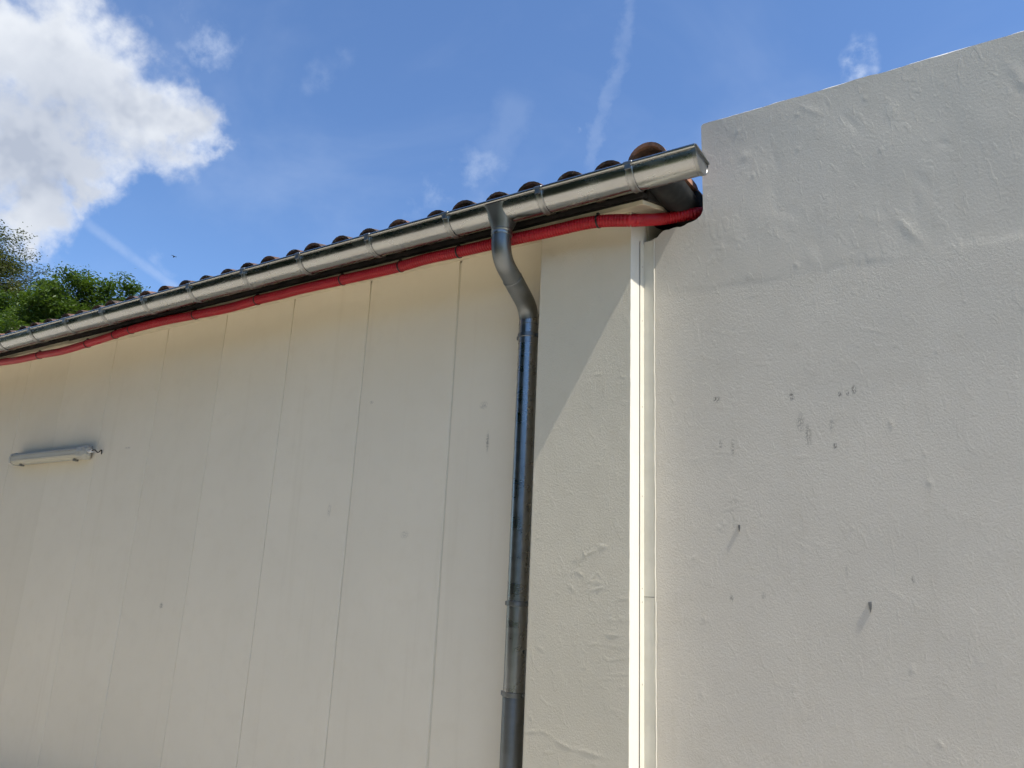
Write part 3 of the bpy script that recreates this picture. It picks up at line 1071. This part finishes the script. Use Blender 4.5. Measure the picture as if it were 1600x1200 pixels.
base_p = [(YA - .012, LZ - .048), (YA - .05, LZ - .050), (YA - .05, LZ + .050), (YA - .012, LZ + .048)]
diff_p = [(YA - .050, LZ - .046), (YA - .082, LZ - .036), (YA - .094, LZ - .012), (YA - .094, LZ + .012), (YA - .082, LZ + .036), (YA - .050, LZ + .046)]
extr(base_p, LX0 + .03, LX1 - .03, M['lamp_base'], 'tray', lt, bevel=.003)
dfo = extr(diff_p, LX0 + .05, LX1 - .10, M['diffuser'], 'diffuser', lt)
capp = [(YA - .012, LZ - .052), (YA - .060, LZ - .053), (YA - .092, LZ - .036), (YA - .099, LZ), (YA - .092, LZ + .036), (YA - .060, LZ + .053), (YA - .012, LZ + .052)]
extr(capp, LX1 - .10, LX1 - .03, M['lamp_base'], 'end_cap', lt)
extr(capp, LX1 - .03, LX1 + .005, M['lamp_base'], 'end_cap', lt, 1.0, .55)
extr(capp, LX0 + .03, LX0 + .05, M['lamp_base'], 'end_cap', lt)
extr(capp, LX0 - .02, LX0 + .03, M['lamp_base'], 'end_cap', lt, .25, 1.0)
for x in (LX0 + .16, LX1 - .17):
    MB().box((x - .012, YA - .066, LZ - .064), (x + .012, YA - .030, LZ - .046)).build('clip', M['iron'], lt, bevel=.002)
for z in (-.012, .012):
    MB().box((LX0 + .05, YA - .0965, LZ + z * 1.6 - .003), (LX1 - .10, YA - .0935, LZ + z * 1.6 + .003)).build('diffuser_rib', M['lamp_base'], dfo)
MB().tube([(LX1 + .0, YA - .05, LZ), (LX1 + .045, YA - .05, LZ + .004)], .013, 12).build('cable_gland', M['coping'], lt, smooth=True)
cb = spline([(LX1 + .04, YA - .05, LZ + .004), (LX1 + .07, YA - .045, LZ + .012), (LX1 + .095, YA - .03, LZ - .006), (LX1 + .12, YA - .02, LZ + .012), (LX1 + .10, YA - .004, LZ - .014)], 6)
MB().tube(cb, .0045, 6).build('cable_tail', M['tie'], lt, smooth=True)


# ------------------------------------------------------------------ trees
def make_tree(name, label, loc, height, crown_r, crown_z0, leaf_mat, seed, n_leaves, leaf, group=None, density=1.0, lean=(0, 0), gaps=0.5, clumps=70):
    """trunk, forked limbs growing to clump centres on an uneven crown, leaves gathered in sprays round the twigs"""
    rg = random.Random(seed)
    t_ = thing(name, label, 'tree', loc, group)
    base = Vector(loc)
    wood = MB()
    cz = (height + crown_z0) / 2
    hz = (height - crown_z0) / 2
    cl = []
    tries = 0
    while len(cl) < clumps and tries < 4000:
        tries += 1
        u = Vector((rg.gauss(0, 1), rg.gauss(0, 1), rg.gauss(0, 1))).normalized() * rg.uniform(.35, 1.0) ** .6
        q = Vector((u.x * crown_r + lean[0], u.y * crown_r + lean[1], cz + u.z * hz))
        q += Vector((math.sin(q.z * 2.1 + seed), math.cos(q.x * 1.7 + seed), math.sin(q.x * 2.3))) * .22 * crown_r * .5
        if all((q - p_).length > crown_r * .22 for p_ in cl):
            cl.append(q)
    trunk_top = Vector((lean[0] * .4, lean[1] * .4, crown_z0 + hz * .25))
    tp = spline([(0, 0, -.05), (lean[0] * .1 + .08, .05, crown_z0 * .45), trunk_top], 6)
    wood.tube([base + p_ for p_ in tp], list(np.linspace(height * .022, height * .012, len(tp))), 9)
    nodes = [(Vector(p_), height * .012) for p_ in tp[6:]]
    cl.sort(key=lambda q: (q - trunk_top).length)
    twigs = []
    for q in cl:
        # attach to the nearest wood that lies inward
        best = min(nodes, key=lambda nd: (nd[0] - q).length + (0.6 if nd[0].z > q.z else 0))
        a = best[0]
        r0 = max(.018, min(best[1] * .72, .10))
        m1 = a.lerp(q, .5) + Vector((rg.uniform(-.12, .12), rg.uniform(-.12, .12), rg.uniform(0, .15))) * crown_r * .4
        pp = spline([a, m1, q], 4)
        wood.tube([base + p_ for p_ in pp], list(np.linspace(r0, r0 * .45, len(pp))), 5, caps=False)
        for p_ in pp[3:]:
            nodes.append((p_, r0 * .6))
        for _ in range(4):
            e = q + Vector((rg.gauss(0, 1), rg.gauss(0, 1), rg.gauss(.25, .8))).normalized() * crown_r * rg.uniform(.16, .32)
            wood.tube([base + q, base + (q + e) / 2 + Vector((0, 0, .03)), base + e], [r0 * .35, r0 * .25, .006], 4, caps=False)
            twigs.append((q, e))
    wood.build('trunk', M['bark'], t_, smooth=True)
    # leaves
    nr = np.random.RandomState(seed)
    per = max(1, n_leaves // len(twigs))
    V, Fs = [], []
    k = 0
    for (q, e) in twigs:
        if nr.rand() < gaps * .25:
            continue
        n_ = int(per * nr.uniform(.5, 1.5))
        s = nr.rand(n_) ** .7
        sp_ = crown_r * .080
        ctr = np.array(q)[None] * (1 - s[:, None]) + np.array(e)[None] * s[:, None] + nr.randn(n_, 3) * np.array([sp_, sp_, sp_ * .6])
        d1 = nr.randn(n_, 3) * np.array([1, 1, .45])
        d1 /= np.linalg.norm(d1, axis=1)[:, None]
        nn = nr.randn(n_, 3) * .55 + np.array([0, 0, 1])
        d2 = np.cross(d1, nn)
        d2 /= np.linalg.norm(d2, axis=1)[:, None] + 1e-6
        L = leaf * nr.uniform(.6, 1.3, n_)[:, None]
        W = L * nr.uniform(.30, .5, n_)[:, None]
        b = ctr + np.array(base)[None]
        quad = np.stack([b - d1 * L, b + d2 * W - d1 * L * .1, b + d1 * L, b - d2 * W + d1 * L * .1], 1)
        V.append(quad.reshape(-1, 3))
        Fs.append((np.arange(n_ * 4).reshape(-1, 4) + k))
        k += n_ * 4
    V = np.concatenate(V)
    Fs = np.concatenate(Fs)
    me = bpy.data.meshes.new('crown')
    me.vertices.add(len(V))
    me.vertices.foreach_set('co', V.ravel())
    me.loops.add(Fs.size)
    me.loops.foreach_set('vertex_index', Fs.ravel().astype(np.int32))
    me.polygons.add(len(Fs))
    me.polygons.foreach_set('loop_start', np.arange(0, Fs.size, 4, dtype=np.int32))
    me.update(calc_edges=True)
    me.validate()
    me.materials.append(leaf_mat)
    link('crown', me, t_)
    return t_


GT = 'trees behind the roof'
make_tree('locust_tree', 'broad leafy green tree just left of the bare sky, behind the roof tiles', (-19.9, 10.0, 0), 9.0, 1.8, 5.2, M['leaf_a'], 5, 70000, .050, GT, clumps=95, gaps=.2)
make_tree('locust_tree', 'narrow upright green tree in the middle of the trees behind the roof', (-22.3, 10.2, 0), 9.5, 1.3, 5.6, M['leaf_a'], 8, 46000, .050, GT, clumps=70, gaps=.2)
make_tree('locust_tree', 'green tree at the left picture edge below the tall olive tree', (-24.9, 9.8, 0), 9.2, 1.7, 5.5, M['leaf_a'], 14, 60000, .050, GT, clumps=85, gaps=.2)
make_tree('olive_toned_tree', 'tall olive green tree with thin twigs at the left picture edge', (-31.5, 10.4, 0), 13.9, 2.8, 9.4, M['leaf_b'], 21, 90000, .055, GT, gaps=.5, clumps=120)

# unseen hedge behind the viewpoint, added for dark reflections in gutter and downpipe
hv, hf = [], []
nr = np.random.RandomState(4)
nL = 42000
cx = nr.uniform(-16, 18, nL)
cz = nr.uniform(0.0, 1.0, nL) ** .8 * (5.0 + .5 * np.sin(cx * .9) + .4 * np.sin(cx * 2.3))
cy = -11.0 + nr.randn(nL) * .35
nT = 56000
fx = nr.rand(nT)
tx = -2.9 - 31.0 * fx + nr.randn(nT) * .4
ty = -4.4 - 3.6 * fx + nr.randn(nT) * .6
tz = nr.rand(nT) ** .8 * (9.6 + .5 * np.sin(tx * 1.3) + .5 * np.sin(tx * 2.9))
cx, cy, cz = np.concatenate([cx, tx]), np.concatenate([cy, ty]), np.concatenate([cz, tz])
nL += nT
leafs = np.concatenate([np.ones(nL - nT), np.full(nT, 1.7)])[:, None]
d1 = nr.randn(nL, 3)
d1 /= np.linalg.norm(d1, axis=1)[:, None]
d2 = np.cross(d1, nr.randn(nL, 3))
d2 /= np.linalg.norm(d2, axis=1)[:, None]
ctr = np.stack([cx, cy, cz], 1)
quad = np.stack([ctr - d1 * .13 * leafs, ctr + d2 * .06 * leafs, ctr + d1 * .13 * leafs, ctr - d2 * .06 * leafs], 1).reshape(-1, 3)
hd = thing('tall_hedge', 'unseen tall dark green hedge mirrored in the gutter and lower downpipe', 'hedge', (0, -11, 0))
link('foliage', mesh('foliage', quad, np.arange(nL * 4).reshape(-1, 4), M['hedge']), hd)
stm = MB()
for i in range(34):
    x = -16 + i
    stm.tube([(x, -11, 0), (x + .1, -11.05, 1.5), (x - .05, -10.95, 3.0)], [.05, .035, .015], 5)
for i in range(16):
    x = -2.9 - 31.0 * i / 15
    y = -4.4 - 3.6 * i / 15
    stm.tube([(x, y, 0), (x + .2, y, 4), (x - .1, y + .1, 8.5)], [.16, .10, .03], 6)
stm.build('stems', M['bark'], hd)

# ------------------------------------------------------------------ bird
d_ = ray(272, 401.5)
bp = EYE + d_ * (38.0 / d_.y)
bb = MB()
bb.tube([bp + Vector((-.16, 0, -.02)), bp + Vector((-.10, 0, 0)), bp + Vector((0, 0, .01)), bp + Vector((.10, 0, .03)), bp + Vector((.14, 0, .04)), bp + Vector((.18, 0, .035))], [.012, .035, .05, .035, .028, .004], 10)
for s in (-1, 1):
    w0, w1, w2 = bp + Vector((.03, s * .03, .02)), bp + Vector((.02, s * .16, .10)), bp + Vector((-.08, s * .30, .07))
    bb.add([w0 + Vector((.05, 0, 0)), w0 - Vector((.07, 0, 0)), w1 + Vector((.05, 0, 0)), w1 - Vector((.07, 0, 0)), w2, w2 - Vector((.03, 0, 0)),
            w0 + Vector((.05, 0, -.012)), w0 - Vector((.07, 0, .012)), w1 + Vector((.05, 0, -.010)), w1 - Vector((.07, 0, .010)), w2 - Vector((0, 0, .006)), w2 - Vector((.03, 0, .006))],
           [(0, 1, 3, 2), (2, 3, 5, 4), (6, 8, 9, 7), (8, 10, 11, 9), (0, 2, 8, 6), (2, 4, 10, 8), (1, 7, 9, 3), (3, 9, 11, 5), (4, 5, 11, 10), (0, 6, 7, 1)])
bo = bb.build('bird', plain("dark_plumage", (0.03, 0.028, 0.026), .8))
bo['label'] = 'small dark bird flying in the blue sky above the roof'
bo['category'] = 'bird'
